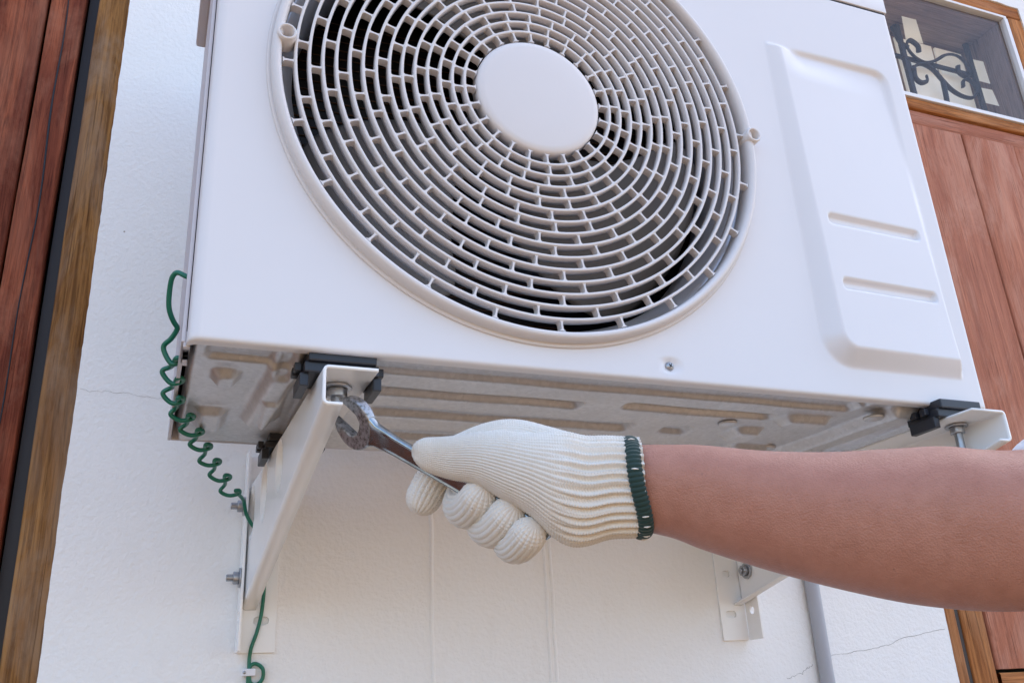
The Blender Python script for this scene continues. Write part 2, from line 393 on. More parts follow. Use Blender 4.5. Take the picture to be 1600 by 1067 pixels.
for x0, x1, y in ((1.2165, 1.4565, .009), (1.4600, 1.5980, .007), (1.6015, TX1+.003, .009)):
    plank('plank', x0, x1, -.243, .772, WALL+y, WALL+.05, M['wood_pink'], dr, .0009)
plank('lower_rail', 1.2165, TX1+.003, -.40, -.2485, WALL+.008, WALL+.05, M['wood_orange'], dr, .0012, True)
plank('lower_panel', 1.2155, TX1+.003, GZ+.01, -.403, WALL+.017, WALL+.05, M['wood_pink'], dr, .0009)
link('backing_board', boxm('backing_board', (RX0+.002, WALL+.055, GZ+.004), (RX1-.002, WALL+.10, .835)), M['dark_gap'], dr)
# transom: white beads, reveal boards, pane, pale back panes, scroll grille
tr = link('transom_frame', joinm('transom_frame', [
    boxm('a', (1.157, WALL+.004, .8365), (TX1+.003, WALL+.02, .8455), .001), boxm('a', (1.157, WALL+.004, TZ1-.004), (TX1+.003, WALL+.02, TZ1+.006), .001),
    boxm('a', (TX1-.006, WALL+.0035, .846), (TX1+.0045, WALL+.0195, TZ1-.0045), .001), boxm('a', (1.156, WALL+.0035, .846), (1.166, WALL+.0195, TZ1-.0045), .001)]), M['bead'], dr)
link('pane', boxm('pane', (1.16, WALL+.012, .840), (TX1-.001, WALL+.015, TZ1)), M['glass'], tr)
BK = .56
plank('soffit_board', 1.158, TX1+.02, TZ1, TZ1+.02, WALL+.022, BK+.02, M['wood_dark'], dr, 0, True)
plank('side_board', TX1, TX1+.02, .838, TZ1-.0005, WALL+.022, BK+.02, M['wood_dark'], dr, 0)
plank('side_board', 1.138, 1.158, .838, TZ1-.0005, WALL+.022, BK+.02, M['wood_dark'], dr, 0)
plank('sill_board', 1.158, TX1-.0005, .8205, .8385, WALL+.083, BK+.02, M['wood_dark'], dr, 0, True)
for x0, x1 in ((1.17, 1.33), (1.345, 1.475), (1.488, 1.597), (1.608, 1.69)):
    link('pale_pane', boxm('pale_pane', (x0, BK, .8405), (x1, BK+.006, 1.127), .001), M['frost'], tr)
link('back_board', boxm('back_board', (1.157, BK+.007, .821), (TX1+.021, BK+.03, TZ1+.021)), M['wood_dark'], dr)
pa = [on(1380+x*.1874, y*.1874, 2, TZ1-.0008) for x, y in ((150, 140), (270, 170), (330, 365), (185, 335))]  # pale slab in place of light reflected at the soffit
link('painted_light', mesh('painted_light', [*pa, *[q+np.array([0, 0, -.0015]) for q in pa]], [(3, 2, 1, 0), (4, 5, 6, 7), (0, 1, 5, 4), (1, 2, 6, 5), (2, 3, 7, 6), (3, 0, 4, 7)]), M['frost'], tr)
for quad in (((705, 490), (830, 520), (890, 705), (765, 670)), ((785, 730), (905, 755), (965, 890), (820, 855))):  # pale slabs in place of light patches on the side board
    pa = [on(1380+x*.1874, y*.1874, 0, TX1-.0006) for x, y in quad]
    link('painted_light', mesh('painted_light', [*pa, *[q+np.array([-.0015, 0, 0]) for q in pa]], [(3, 2, 1, 0), (4, 5, 6, 7), (0, 1, 5, 4), (1, 2, 6, 5), (2, 3, 7, 6), (3, 0, 4, 7)]), M['frost'], tr)
GY = .535
def scroll(pts):
    link('iron_scroll', tube('iron_scroll', [(x, GY, z) for x, z in pts], .0058, 110, 8, flat=.55), M['iron'], tr, True)
scroll([(1.5201, 1.0709), (1.5214, 1.0882), (1.5032, 1.0988), (1.4894, 1.0867), (1.491, 1.0669), (1.5075, 1.0509), (1.5341, 1.0458), (1.5662, 1.0588), (1.6022, 1.0831), (1.6337, 1.0911), (1.6564, 1.0812), (1.6643, 1.0591), (1.6625, 1.0416), (1.6455, 1.0341), (1.6303, 1.044), (1.6334, 1.0601)])
scroll([(1.4638, 1.0433), (1.4775, 1.0302), (1.4809, 1.0112), (1.5015, 1.0295), (1.5245, 1.0368), (1.5502, 1.028), (1.5712, 1.0031), (1.5933, .9818), (1.6225, .972), (1.6525, .9755), (1.6701, .9961), (1.6691, 1.0161), (1.6539, 1.026), (1.637, 1.0186), (1.6314, 1.0006)])
scroll([(1.4911, 1.025), (1.488, .9932), (1.5021, .9819), (1.5221, .9915), (1.5243, 1.0052)])
scroll([(1.4573, 1.1281), (1.4702, 1.0866), (1.4894, 1.0750)])
scroll([(1.562, .842), (1.560, .90), (1.568, .96), (1.5712, 1.0031)])
for x in (1.4715, 1.679):
    link('iron_bar', boxm('iron_bar', (x-.006, GY-.004, .839), (x+.006, GY+.004, TZ1-.001), .001), M['iron'], tr)
link('iron_bar', boxm('iron_bar', (1.159, GY+.005, 1.046), (TX1-.001, GY+.011, 1.056), .001), M['iron'], tr)

# ------------------------------------------------------------------ conduit on the wall
zz = np.linspace(GZ+.005, 1.6, 40)
cdt = link('conduit_pipe', tube('conduit_pipe', [(.880+.0015*math.sin(z*3), WALL-.0095, z) for z in zz], .0098, smoothpath=False, seg=24), M['conduit'], None, True)
tag(cdt, 'grey plastic conduit pipe running down the plaster wall beside the cracks', 'pipe')

# ------------------------------------------------------------------ air conditioner
AW, ASEAM, AD = .80, .5215, .285
ac = thing('air_conditioner', 'white outdoor air conditioner unit with round fan guard, mounted on wall brackets', 'air conditioner', (.4, .14, 0))
FX, FZ = .3010, .2725
# front panel
def edge_prof(r0, r1, flat):
    x0 = .0065; out = [(x0, .014), (x0, r0)]
    for a in np.linspace(0, 90, 9)[1:]: out.append((x0+r0-r0*math.cos(R(a)), r0-r0*math.sin(R(a))))
    xs = flat
    out += [(x, 0.) for x in xs if x0+r0+.001 < x < AW-r1-.001]
    for a in np.linspace(0, 90, 7): out.append((AW-r1+r1*math.sin(R(a)), r1-r1*math.cos(R(a))))
    out += [(AW, .028)]
    return np.array(out)
xp = edge_prof(.0095, .005, np.r_[np.arange(.016, .58, .005), np.arange(.58, .80, .0018)])
rz = .0035
zp = [(0., .010), (0., rz)]+[(rz-rz*math.cos(R(a)), rz-rz*math.sin(R(a))) for a in (22, 45, 68, 90)]
zp = np.array(zp+[(z, 0.) for z in np.arange(.0055, ASEAM-.0015, .002)]+[(ASEAM-.001, 0.), (ASEAM, .001), (ASEAM, .006)])
X = np.repeat(xp[:, :1], len(zp), 1); Z = np.repeat(zp[None, :, 0], len(xp), 0); Y = xp[:, 1][:, None]+zp[:, 1][None, :]
Y = np.where((xp[:, 1][:, None] > .0096), np.maximum(xp[:, 1][:, None], zp[:, 1][None, :]), Y)
def sdbox(x, z, x0, x1, z0, z1, r):
    cx, cz = (x0+x1)/2, (z0+z1)/2; qx = np.abs(x-cx)-(x1-x0)/2+r; qz = np.abs(z-cz)-(z1-z0)/2+r
    return np.hypot(np.maximum(qx, 0), np.maximum(qz, 0))+np.minimum(np.maximum(qx, qz), 0)-r
# service panel: pressed proud at the lower left, sinking in towards the upper right
fx = np.clip((X-.6)/.175, 0, 1); fz = np.clip((Z-.03)/.398, 0, 1)
hgt = (1-fx)*((1-fz)*.0115+fz*.0048)+fx*((1-fz)*.0085+fz*-.0045)
hgt = 1.35*hgt-.010*smooth(.88, 1.0, fz)*(1-fx)*smooth(.05, .3, fx)
dlb = np.hypot(np.maximum(.632-X, 0), np.maximum(.066-Z, 0)); wl = wb = np.clip((.0165+.0175-dlb)/.0175, 0, 1); wr = np.clip((.7755-X)/.0085, 0, 1); wt = np.clip((.4285-Z)/.007, 0, 1)
rr_ = np.clip(-sdbox(X, Z, .597, .776, .0295, .429, .022)/.0165, 0, 1)
s_ = lambda t: t*t*(3-2*t)*.1+t*.9
mask = np.minimum(np.minimum(s_(wl), s_(wb)), np.minimum(s_(wr), s_(wt)))
cornr = np.clip((.0265-np.hypot(np.maximum(X-.7500, 0), np.maximum(Z-.4030, 0)))/.005, 0, 1)
Y = Y-hgt*mask*cornr
for zc in (.1975, .1205):
    Y = Y+.0055*s_(np.clip(-sdbox(X, Z, .629, .758, zc-.0065, zc+.0062, .005)/.003+.1, 0, 1))
SX, SZ = .4203, .0160
Y = Y+.0032*smooth(.0088, .0045, np.hypot(X-SX, Z-SZ))
P = np.stack([X, Y, Z], -1)
me = grid('front_panel', P)
import bmesh
bm = bmesh.new(); bm.from_mesh(me)
bmesh.ops.delete(bm, geom=[f for f in bm.faces if math.hypot(f.calc_center_median().x-FX, f.calc_center_median().z-FZ) < .2425], context='FACES')
bmesh.ops.recalc_face_normals(bm, faces=bm.faces[:]); bm.to_mesh(me); bm.free()
if me.polygons[len(me.polygons)//2].normal.y > 0: me.flip_normals()
link('front_panel', me, M['panel'], ac, True)
link('top_cover', boxm('top_cover', (.0045, -.0006, ASEAM+.0032), (AW+.0006, AD+.004, ASEAM+.034), .0008), M['panel'], ac, True)
link('seam_gasket', boxm('seam_gasket', (.002, .0015, ASEAM-.004), (AW-.0015, AD-.006, ASEAM+.0034)), M['rubber'], ac)
link('side_panel', boxm('side_panel', (.0028, .0145, .003), (.0060, AD, ASEAM-.0005), .0008), M['side'], ac)
link('side_panel', boxm('side_panel', (AW-.0045, .0285, .003), (AW-.002, AD, ASEAM-.0005), .0008), M['panel'], ac)
link('side_handle', boxm('side_handle', (-.0075, .16, .575-.03), (.004, .25, .66), .003), M['side'], ac)
hb = on(326, 22, 1, .19)
bpy.data.objects['side_handle'].matrix_basis = Matrix.Translation((0, 0, float(hb[2])-.545))
link('back_panel', boxm('back_panel', (.0062, AD-.004, .003), (AW-.0047, AD-.001, ASEAM-.005)), M['side'], ac)
# phillips screw
scw = link('screw', revolve('screw', [(.0001, -.0012), (.0022, -.0010), (.0038, -.0001), (.0043, .0012), (.0043, .004), (.0001, .004)], 32, 'y', (SX, .0015, SZ), False), M['zinc'], ac, True)
link('screw_slot', joinm('screw_slot', [xform(boxm('a', (-.0021, -.0003, -.00045), (.0021, .0004, .00045)), Matrix.Translation((SX, .0004, SZ)) @ Matrix.Rotation(R(a), 4, 'Y')) for a in (35, 125)]), M['dark_gap'], scw)
# base pan: pressed galvanised sheet
xs = np.linspace(.0095, AW-.0045, 500); ys = np.linspace(.006, AD, 190)
PX, PY = np.meshgrid(xs, ys, indexing='ij'); H = np.zeros_like(PX)
def press(x0, x1, y0, y1, h, sl, r=.012, skew=0.):
    global H
    d = -sdbox(PX-skew*(PY-(y0+y1)/2), PY, x0, x1, y0, y1, r)
    t = np.clip(d/sl, 0, 1); H = H+1.35*h*(t*t*(3-2*t))
# long stiffening troughs (pressed upwards) in the middle, dimples and ramps by the feet
press(.165, .375, .078, .105, .006, .007, .010); press(.412, .592, .071, .095, .006, .007, .010)
press(.175, .46, .131, .165, .006, .008, .010); press(.49, .53, .128, .162, .005, .009, .012)
press(.19, .60, .200, .240, .006, .009, .012)
press(.02, .66, -.02, .050, .0045, .006, .008); press(.505, .665, -.02, .030, .003, .006, .006)
press(.027, .055, .060, .098, -.0065, .010, .012); press(.020, .054, .160, .230, -.0065, .011, .012)
press(.066, .098, .015, .200, -.007, .011, .012, -.06); press(.074, .094, .012, .066, .0050, .008, .008); press(.076, .098, .112, .190, -.004, .006, .006, .05)
press(.566, .606, .112, .158, -.006, .010, .012); press(.592, .655, .060, .096, -.0065, .010, .012); press(.60, .66, .17, .22, -.006, .012, .014)
press(.672, .715, .012, .27, -.0085, .012, .012, -.12); press(.73, .79, .06, .25, .006, .010, .012)
press(.105, .152, .012, .275, -.001, .006, .006)
H += .0005*np.sin(PX*37+PY*21)*np.sin(PY*55-PX*13)
H = np.minimum(H, .012)
rim = np.minimum(np.minimum(PX-xs[0], xs[-1]-PX), np.minimum(PY-ys[0]+.1, ys[-1]-PY)); H += .012*(1-smooth(0, .004, rim))
cdist = np.maximum(np.hypot(np.maximum(.022-(PX-xs[0]), 0), np.maximum(.022-(ys[-1]-PY), 0))-.022, 0)
Pp = np.stack([PX, PY, .0032+H], -1)
pan = link('base_pan', grid('base_pan', Pp, flip=False), M['galv'], ac, True)
link('pan_flange', boxm('pan_flange', (.0105, .0035, .0030), (AW-.0048, .0055, .016), .0004), M['galv'], pan)
link('pan_flange', boxm('pan_flange', (.0105, AD-.0006, .004), (AW-.0048, AD+.0012, .018), .0004), M['galv'], pan)
for px, py in ((1363, 645), (1198, 700), (1137, 662)):
    q = on(px, py, 2, .0015)
    link('drain_hole', revolve('drain_hole', [(.0001, .0), (.0075, .0), (.0085, .0006), (.0098, .0006), (.0102, .003), (.0001, .003)], 32, 'z', (q[0], q[1], -.0005 if px != 1363 else -.006), False), M['galv'], pan, True)
link('pan_notch', joinm('pan_notch', [boxm('a', (.0045, .015+k*.0045, -.001), (.0095, .0335+k*.0045, .012-k*.0008), .0006) for k in range(6)]), M['side'], ac)
# fan guard: bezel, hub, rings and ribs
gd = link('fan_guard', revolve('fan_guard', [(.2505, .0012), (.2510, -.0012), (.2490, -.0024), (.2475, -.0012), (.2474, -.0035), (.2470, -.0090), (.2455, -.0124), (.2430, -.0136), (.2406, -.0126), (.2392, -.0098), (.2386, -.0060), (.2384, .0060), (.2400, .0080), (.2470, .0015)], 200, 'y', (FX, 0, FZ)), M['guard'], ac, True)
HR = .0630; NR = 14; RO = .2388
rads = [HR+(RO-HR)*(k+1)/(NR+1) for k in range(NR)]
def ydome(r): return -.0165+.0075*((r-HR)/(RO-HR))**1.6
link('hub_disc', revolve('hub_disc', [(.0001, -.0190), (.03, -.0186), (.055, -.0176), (.0605, -.0168), (.0625, -.0150), (HR, -.0125), (HR, -.0035), (.061, -.003), (.0001, -.003)], 120, 'y', (FX, 0, FZ), False), M['guard'], gd, True)
for r in rads:
    y0 = ydome(r); t = .00135
    prof = [(r-t*.7, y0), (r+t*.7, y0), (r+t, y0+.0006), (r+t*.92, y0+.006), (r+t*.7, y0+.0105), (r-t*.7, y0+.0105), (r-t*.92, y0+.006), (r-t, y0+.0006)]
    link('ring', revolve('ring', prof, 144, 'y', (FX, 0, FZ)), M['guard'], gd, True)
gap = (RO-HR)/(NR+1)
hl = gap/2-.0009
ol = []                                                # rib outline with filleted feet
for sx in (1, -1):
    ys_ = [hl, hl*.82, hl*.6, 0, -hl*.6, -hl*.82, -hl]; ws = [.0030, .0015, .00095, .0008, .00095, .0015, .0030]
    pr = list(zip(ws, ys_)) if sx == 1 else [(-a, -b) for a, b in zip(ws, ys_)]
    ol += pr
nv = len(ol); V = [(a, 0, b) for a, b in ol]+[(a*.85, .0088, b) for a, b in ol]
ribm = mesh('rib', V, [tuple(range(nv)), tuple(range(2*nv-1, nv-1, -1))]+[(i, i+nv, (i+1) % nv+nv, (i+1) % nv) for i in range(nv)])
ribm.materials.append(M['guard']); bm = bmesh.new(); bm.from_mesh(ribm); bmesh.ops.recalc_face_normals(bm, faces=bm.faces[:]); bm.to_mesh(ribm); bm.free()
inner = []
bounds = [HR]+rads+[RO]
for k in range(NR+1):
    rm = (bounds[k]+bounds[k+1])/2
    ph = [0, 0, 0, .5, .5, 0, 0, .5, 0, .5, 0, .5, 0, .5, 0][k]
    for j in range(24):
        a = 2*math.pi*(j+ph+.22)/24+.02*math.sin(k*2.1)
        mm = Matrix.Translation((FX+rm*math.cos(a), ydome(rm)+.0006, FZ+rm*math.sin(a))) @ Matrix.Rotation(math.pi/2-a, 4, 'Y')
        if k < 3: c = ribm.copy(); c.transform(mm); inner.append(c)
        else: link('rib', ribm, None, gd, matrix=mm)
ib = link('inner_ribs', joinm('inner_ribs', inner), M['guard'], gd); ib['kind'] = 'stuff'
for bx, bz in ((.0639+.001, .2875), (.5465, .2805)):
    yb = -.0165
    link('screw_boss', revolve('screw_boss', [(.0088, .002), (.0086, yb+.0012), (.0078, yb), (.0066, yb), (.0060, yb+.0012), (.0058, .001), (.0001, .001), (.0001, .002)], 40, 'y', (bx, 0, bz), False), M['guard'], gd, True)
# shroud, fan, coil
link('fan_shroud', revolve('fan_shroud', [(.2395, .008), (.2340, .012), (.2265, .022), (.2235, .038), (.2235, .075), (.2250, .0755), (.2295, .03), (.2412, .0085)], 160, 'y', (FX, 0, FZ)), M['inner'], ac, True)
fan = link('fan', revolve('fan', [(.0001, .034), (.030, .035), (.045, .040), (.050, .050), (.050, .105), (.0001, .105)], 64, 'y', (FX, 0, FZ), False), M['fan'], ac, True)
for b in range(3):
    nu, nv_ = 36, 24; Pq = np.zeros((nu, nv_, 3))
    for i in range(nu):
        for j in range(nv_):
            s = j/(nv_-1); t = i/(nu-1); r = .047+s*.168
            lead = -.10+.55*s**1.3; trail = 1.05+.62*s**1.1
            trail -= .10*max(0, math.sin(s*9.4-1.0))*(s > .3)*.55        # scalloped trailing edge
            if s > .86: q = (s-.86)/.14; lead += .16*q*q; trail -= .22*q*q
            a = 2*math.pi*b/3+.72+lead+(trail-lead)*t
            Pq[i, j] = (FX+r*math.cos(a), .100-.055*t-.012*math.sin(math.pi*t)+.01*s, FZ+r*math.sin(a))
    bl = grid('blade', Pq); o = link('blade', bl, M['fan'], fan, True)
    md = o.modifiers.new('solid', 'SOLIDIFY'); md.thickness = .003
coil = link('coil', boxm('coil', (.012, .196, .02), (.62, .204, ASEAM-.012)), M['coil'], ac)
tm = tube('coil_tube', [(.012, 0, 0), (.2, 0, 0), (.4, 0, 0), (.62, 0, 0)], .0009, 4, 6, False); tm.materials.append(M['tube'])
for k in range(38): link('coil_tube', tm, None, coil, matrix=Matrix.Translation((0, .1945, .030+k*.0125)))
link('partition', boxm('partition', (.62, .03, .02), (.623, .28, ASEAM-.012)), M['coil'], ac)
link('inner_floor', boxm('inner_floor', (.02, .012, .021), (.78, .27, .0225)), M['coil'], ac)
link('inner_side', boxm('inner_side', (.0105, .03, .02), (.0115, .28, ASEAM-.012)), M['coil'], ac)

# ------------------------------------------------------------------ brackets
FL, ZT0, ZT1 = .043, -.0150, -.0085          # flange width; top of the arm in front and at the wall
ARM_OFF = 1
def make_bracket(side, xf, xb, yf, label):
    """side=+1: web on the left, flanges reach to the right; -1 mirrored"""
    s = side; br = thing('wall_bracket', label, 'bracket', (xb, WALL, -.193), 'white steel brackets under the air conditioner')
    YB = WALL-.004; n = 200; T = .0024
    ts = np.linspace(0, 1, n)
    P = []
    for t in ts:
        y = yf+(YB-yf)*t; zt = ZT0+(ZT1-ZT0)*t; zb = -.0465+(-.147+.0465)*t; x = xf+(xb-xf)*t
        r = .0045; pts = [(FL, zt)]
        for a in np.linspace(90, 180, 6): pts.append((r+r*math.cos(R(a)), zt-r+r*math.sin(R(a))))
        k = 64; zs_ = np.linspace(zt-r, zb+r, k+2)[1:-1]; pts += [(0, z) for z in zs_]
        for a in np.linspace(180, 270, 6): pts.append((r+r*math.cos(R(a)), zb+r+r*math.sin(R(a))))
        pts.append((.0155, zb)); P.append([(x+s*a, y, z) for a, z in pts])
    P = np.array(P)
    # pressed stiffening ovals on the web
    for yc, zc, hy, hz, ang in ((.195, -.041, .020, .026, .0), (.293, -.040, .021, .036, .0), (.385, -.046, .024, .030, .0)):
        d = np.sqrt(((P[..., 1]-yc)/hy)**2+((P[..., 2]-zc)/hz)**2); web = (np.abs(P[..., 0]-(xf+(xb-xf)*((P[..., 1]-yf)/(YB-yf)))) < 1e-4)
        P[..., 0] += s*np.where(web, .0075*smooth(1, .80, d), 0)
    me = grid('arm', P, flip=(s > 0)); o = link('arm', me, M['bracket'], br, True)
    md = o.modifiers.new('solid', 'SOLIDIFY'); md.thickness = T; md.offset = ARM_OFF; 
    # wall angle: slotted leg on the wall, leg standing out beside the web
    zt, zb = .03, -.1925; slots = [obround(.022, -.1585, .017, .0085), obround(.022, -.105, .013, .0085), obround(.022, -.02, .017, .0085)]
    lp = plate('wall_plate', rrect(-.0012, zb, .0385, zt, .001), slots, .003, .0004)
    xform(lp, Matrix.Translation((xb, WALL-.0018, 0)) @ Matrix.Scale(s, 4, (1, 0, 0)) @ Matrix.Rotation(R(90), 4, 'X'))
    if s < 0: lp.flip_normals()
    wp = link('wall_plate', lp, M['bracket'], br)
    yy0 = WALL-.0035-.030
    lp = plate('wall_leg', rrect(yy0, zb, WALL-.0035, zt, .0015), [obround(WALL-.018, -.155, .010, .010)], .0026, .0003)
    xform(lp, Matrix.Translation((xb-s*.0032, 0, 0)) @ Matrix(((0, 0, 1, 0), (1, 0, 0, 0), (0, 1, 0, 0), (0, 0, 0, 1))))
    link('wall_leg', lp, M['bracket'], wp)
    ss = obround(.022, -.1585, .0145, .0062)
    return br
def bolt(parent, p, axis, s, big=1., rod=.006):
    """bolt with washer, hexagon nut and thread end, pointing along s*axis"""
    rots = {'x': Matrix.Rotation(R(90)*s, 4, 'Y'), 'z': Matrix.Rotation(0 if s > 0 else R(180), 4, 'X')}[axis]
    T = Matrix.Translation(tuple(p)) @ rots @ Matrix.Scale(big, 4)
    pr = []; z = 0.
    while z < rod+.0085: pr += [(.0036, z), (.0041, z+.0004)]; z += .0009
    b = link('bolt', xform(revolve('bolt', [(.0001, 0)]+pr+[(.0030, z), (.0001, z)], 24, 'z', (0, 0, 0), False), T), M['zinc'], parent, True)
    link('washer', xform(revolve('washer', [(.0044, 0), (.0105, 0), (.0108, .0003), (.0108, .0015), (.0105, .0018), (.0044, .0018)], 36, 'z'), T), M['zinc'], b)
    hx = [(.0075*math.cos(R(60*k+15)), .0075*math.sin(R(60*k+15))) for k in range(6)]
    nm = plate('nut', hx, [], .0062, .0006); nm.transform(Matrix.Translation((0, 0, .0018+.0031)))
    link('nut', xform(nm, T), M['zinc'], b)
    return b
XL, XLB, XR, XRB = .1055, .0985, .7735, .7640
bL = make_bracket(1, XL, XLB, -.010, 'white steel wall bracket whose front bolt is gripped by the wrench')
bR = make_bracket(-1, XR, XRB, -.040, 'white steel wall bracket behind the forearm, beside the grey conduit')
bolt(bL, (XLB-.0047, WALL-.020, -.114), 'x', -1); bolt(bL, (XLB-.0047, WALL-.020, -.034), 'x', -1)
bolt(bR, (XRB-.0035, WALL-.026, -.104), 'x', -1, 1.0, .002); bolt(bR, (XRB-.0035, WALL-.020, -.02), 'x', -1)
NUT = np.array([.1240, .0320, -.0176])
bolt(bL, NUT, 'z', -1, 1.15, .006); bolt(bR, (.7565, .006, -.0180), 'z', -1, 1.05, .026)
# rubber mounts between arms and pan
def mount(x, y, zb, zt, label, sides=(-1, 1)):
    e = thing('rubber_mount', label, 'rubber mount', (x, y, zb), 'black rubber mounts under the air conditioner')
    hx, hy = .0235, .021; zm = (zb+zt)/2+.001
    link('base_block', boxm('base_block', (x-hx-.006, y-hy, zb), (x+hx+.006, y+hy, zm-.0012), .0012), M['rubber'], e)
    link('top_block', boxm('top_block', (x-hx-.0035, y-hy-.0035, zm-.0018), (x+hx+.0035, y+hy+.002, zt), .0015), M['rubber'], e)
    for s in sides:
        k = x+s*(hx+.0055)
        link('side_clip', joinm('side_clip', [boxm('a', (k-.0035, y-hy*.8, zb-.0105), (k+.0035, y+hy*.8, zb+.0006), .001),
             boxm('a', (k-.0028+s*.004, y-hy*.5, zm-.006), (k+.0028+s*.004, y-hy*.15, zm+.001), .0008), boxm('a', (k-.0028+s*.004, y+hy*.1, zm-.006), (k+.0028+s*.004, y+hy*.5, zm+.001), .0008)]), M['rubber'], e)
mount(XL+.0185, .030, ZT0+.0004, .0034, 'black rubber mount directly above the wrench jaw')
mount(XL+.0185, .262, ZT0+.0040, .0034, 'black rubber mount at the wall end of the bracket the green wire passes', (-1,))
mount(XR-.0245, .012, ZT0+.0004, .0034, 'black rubber mount on the bracket tip beside the pinkish door')
mount(XR-.0255, .250, ZT0+.0034, .0034, 'black rubber mount hidden behind the raised forearm')

# ------------------------------------------------------------------ green earth wire and its clip
def wp_(px, py, y): return on(px, py, 1, y)
pts = [wp_(300, 436, .030), wp_(289, 431, .031), wp_(277, 426, .034), wp_(269, 434, .038), wp_(265, 455, .045), wp_(264, 480, .052), wp_(270, 500, .058), wp_(279, 514, .064)]
Ls = [(255, 543), (253, 580), (254, 614), (266, 647), (281, 671), (296, 694), (311, 720), (327, 742), (344, 767)]
Rs = [(282, 566), (284, 597), (285, 628), (301, 655), (315, 678), (328, 701), (342, 725), (358, 749), (373, 772)]
ydep = np.linspace(.075, .350, 9); hx = []
for k, (l_, r_) in enumerate(zip(Ls, Rs)):
    yd = ydep[k]; pr_ = Rs[k-1] if k else (279, 520)
    hx += [wp_((l_[0]*.45+pr_[0]*.55), (l_[1]*.35+pr_[1]*.65)+1, yd-.004), wp_(l_[0], l_[1], yd+.003), wp_(l_[0]*.5+r_[0]*.5-1, r_[1]+2, yd+.004), wp_(r_[0], r_[1]-1, yd), wp_(r_[0]+1, r_[1]-6, yd-.006), wp_(r_[0]-7, r_[1]-6, yd-.009)]
helix = catmull(hx, 420)
tail = [wp_(381, 779, .372), wp_(384, 800, .382), wp_(391, 815, .384), wp_(400, 828, .388), wp_(408, 846, .400), wp_(413, 880, .412), wp_(413, 915, .420), wp_(409, 955, .423), wp_(402, 985, .424), wp_(393, 1010, .4245), wp_(389, 1030, .4255)]
cl = [(389, 1050), (391, 1066), (401, 1069), (410, 1060), (411, 1046), (404, 1038), (395, 1037), (389, 1046), (387, 1070), (386, 1100), (386, 1200), (388, 1500)]
loop = [wp_(a, b, .4255-(.0015 if 3 < k < 8 else 0)) for k, (a, b) in enumerate(cl)]
C = np.vstack([catmull(pts, 60), helix, catmull(tail, 90), catmull(loop, 110)])
# even out the path
for _ in range(2): C[1:-1] = .25*C[:-2]+.5*C[1:-1]+.25*C[2:]
wire = thing('earth_wire', 'green insulated earth wire, partly coiled, hanging from the air conditioner to the wall', 'wire', C[-1])
link('insulation', tube('insulation', C, .0021, smoothpath=False, seg=10), M['wire'], wire, True)
link('bare_strand', tube('bare_strand', [wp_(296, 435, .030), wp_(299, 437, .027), wp_(300, 430, .024), wp_(298, 422, .022), wp_(300, 416, .020)], .0007, 20, 6), M['copper'], wire, True)
ck = wp_(388, 1050, .4235)
clp = thing('cable_clip', 'small white cable clip nailed to the wall over the green wire', 'clip', ck)
link('clip_body', boxm('clip_body', ck+np.array([-.0065, -.0030, -.0038]), ck+np.array([.0075, .0064, .0038]), .0012), M['clip'], clp)
link('nail', revolve('nail', [(.0001, -.0012), (.0015, -.0010), (.0018, 0), (.0018, .004), (.0001, .004)], 20, 'y', (ck[0]-.0045, ck[1]-.0034, ck[2]), False), M['zinc'], clp, True)

# ------------------------------------------------------------------ wrench
W0, W1 = at(556, 661, .716), at(858, 836, .607)
ax = (W1-W0); WL = np.linalg.norm(ax); ax /= WL
vd = CAM-(W0+W1)/2; vd /= np.linalg.norm(vd)
nv0 = vd-ax*np.dot(vd, ax); nv0 /= np.linalg.norm(nv0); eu = np.cross(ax, nv0)
if eu[2] < 0: eu = -eu
TH = R(38); nrm = math.cos(TH)*nv0-math.sin(TH)*eu; eup = math.cos(TH)*eu+math.sin(TH)*nv0
WM = Matrix((Vector(ax), Vector(eup), Vector(nrm))).transposed().to_4x4(); WM.translation = Vector(W0)
if WM.determinant() < 0: WM = Matrix((Vector(ax), Vector(eup), Vector(np.cross(ax, eup)))).transposed().to_4x4(); WM.translation = Vector(W0)
wr = thing('wrench', 'worn chrome open-end wrench held by the gloved hand on the bracket bolt', 'wrench', W0)
# open-end head: round head with a parallel-sided jaw turned 15 degrees upward
def head_outline():
    Rh = .0212; jaw = .0098; ang = R(180-14); out = []
    ca, sa = math.cos(ang), math.sin(ang)
    loc = []
    a0 = math.asin(jaw/Rh)
    for a in np.linspace(a0+.18, 2*math.pi-a0-.18, 48): loc.append((Rh*math.cos(a)*(1.06 if abs(a) < 1 or a > 5.2 else 1), Rh*math.sin(a)))
    loc += [(Rh*1.02, -jaw), (Rh*.5, -jaw*1.0), (-Rh*.05, -jaw*.98), (-Rh*.30, -jaw*.6), (-Rh*.36, 0), (-Rh*.30, jaw*.6), (-Rh*.05, jaw*.98), (Rh*.5, jaw), (Rh*1.02, jaw)]
    return [(x*ca-y*sa, x*sa+y*ca) for x, y in loc]
hm = plate('jaw_head', head_outline(), [], .0085, .0016, 3); link('jaw_head', xform(hm, WM), M['pitted'], wr)
L0, L1 = .0150, WL
n = 60; xs_ = np.linspace(L0, L1, n); wv = np.interp(xs_, [L0, .024, .045, .10, WL-.03, WL-.008, WL], [.0135, .0096, .0080, .0072, .0074, .0065, .003])
tv = np.interp(xs_, [L0, .02, .035, WL], [.0040, .0038, .0030, .0030])
sec = []
for a in np.linspace(0, 2*np.pi, 48, endpoint=False):
    c, s = math.cos(a), math.sin(a); sec.append((np.sign(c)*abs(c)**.45, np.sign(s)*abs(s)**.45))
sec = np.array(sec)
P = np.zeros((n, 48, 3)); P[..., 0] = xs_[:, None]; P[..., 1] = wv[:, None]*sec[None, :, 0]; P[..., 2] = tv[:, None]*sec[None, :, 1]
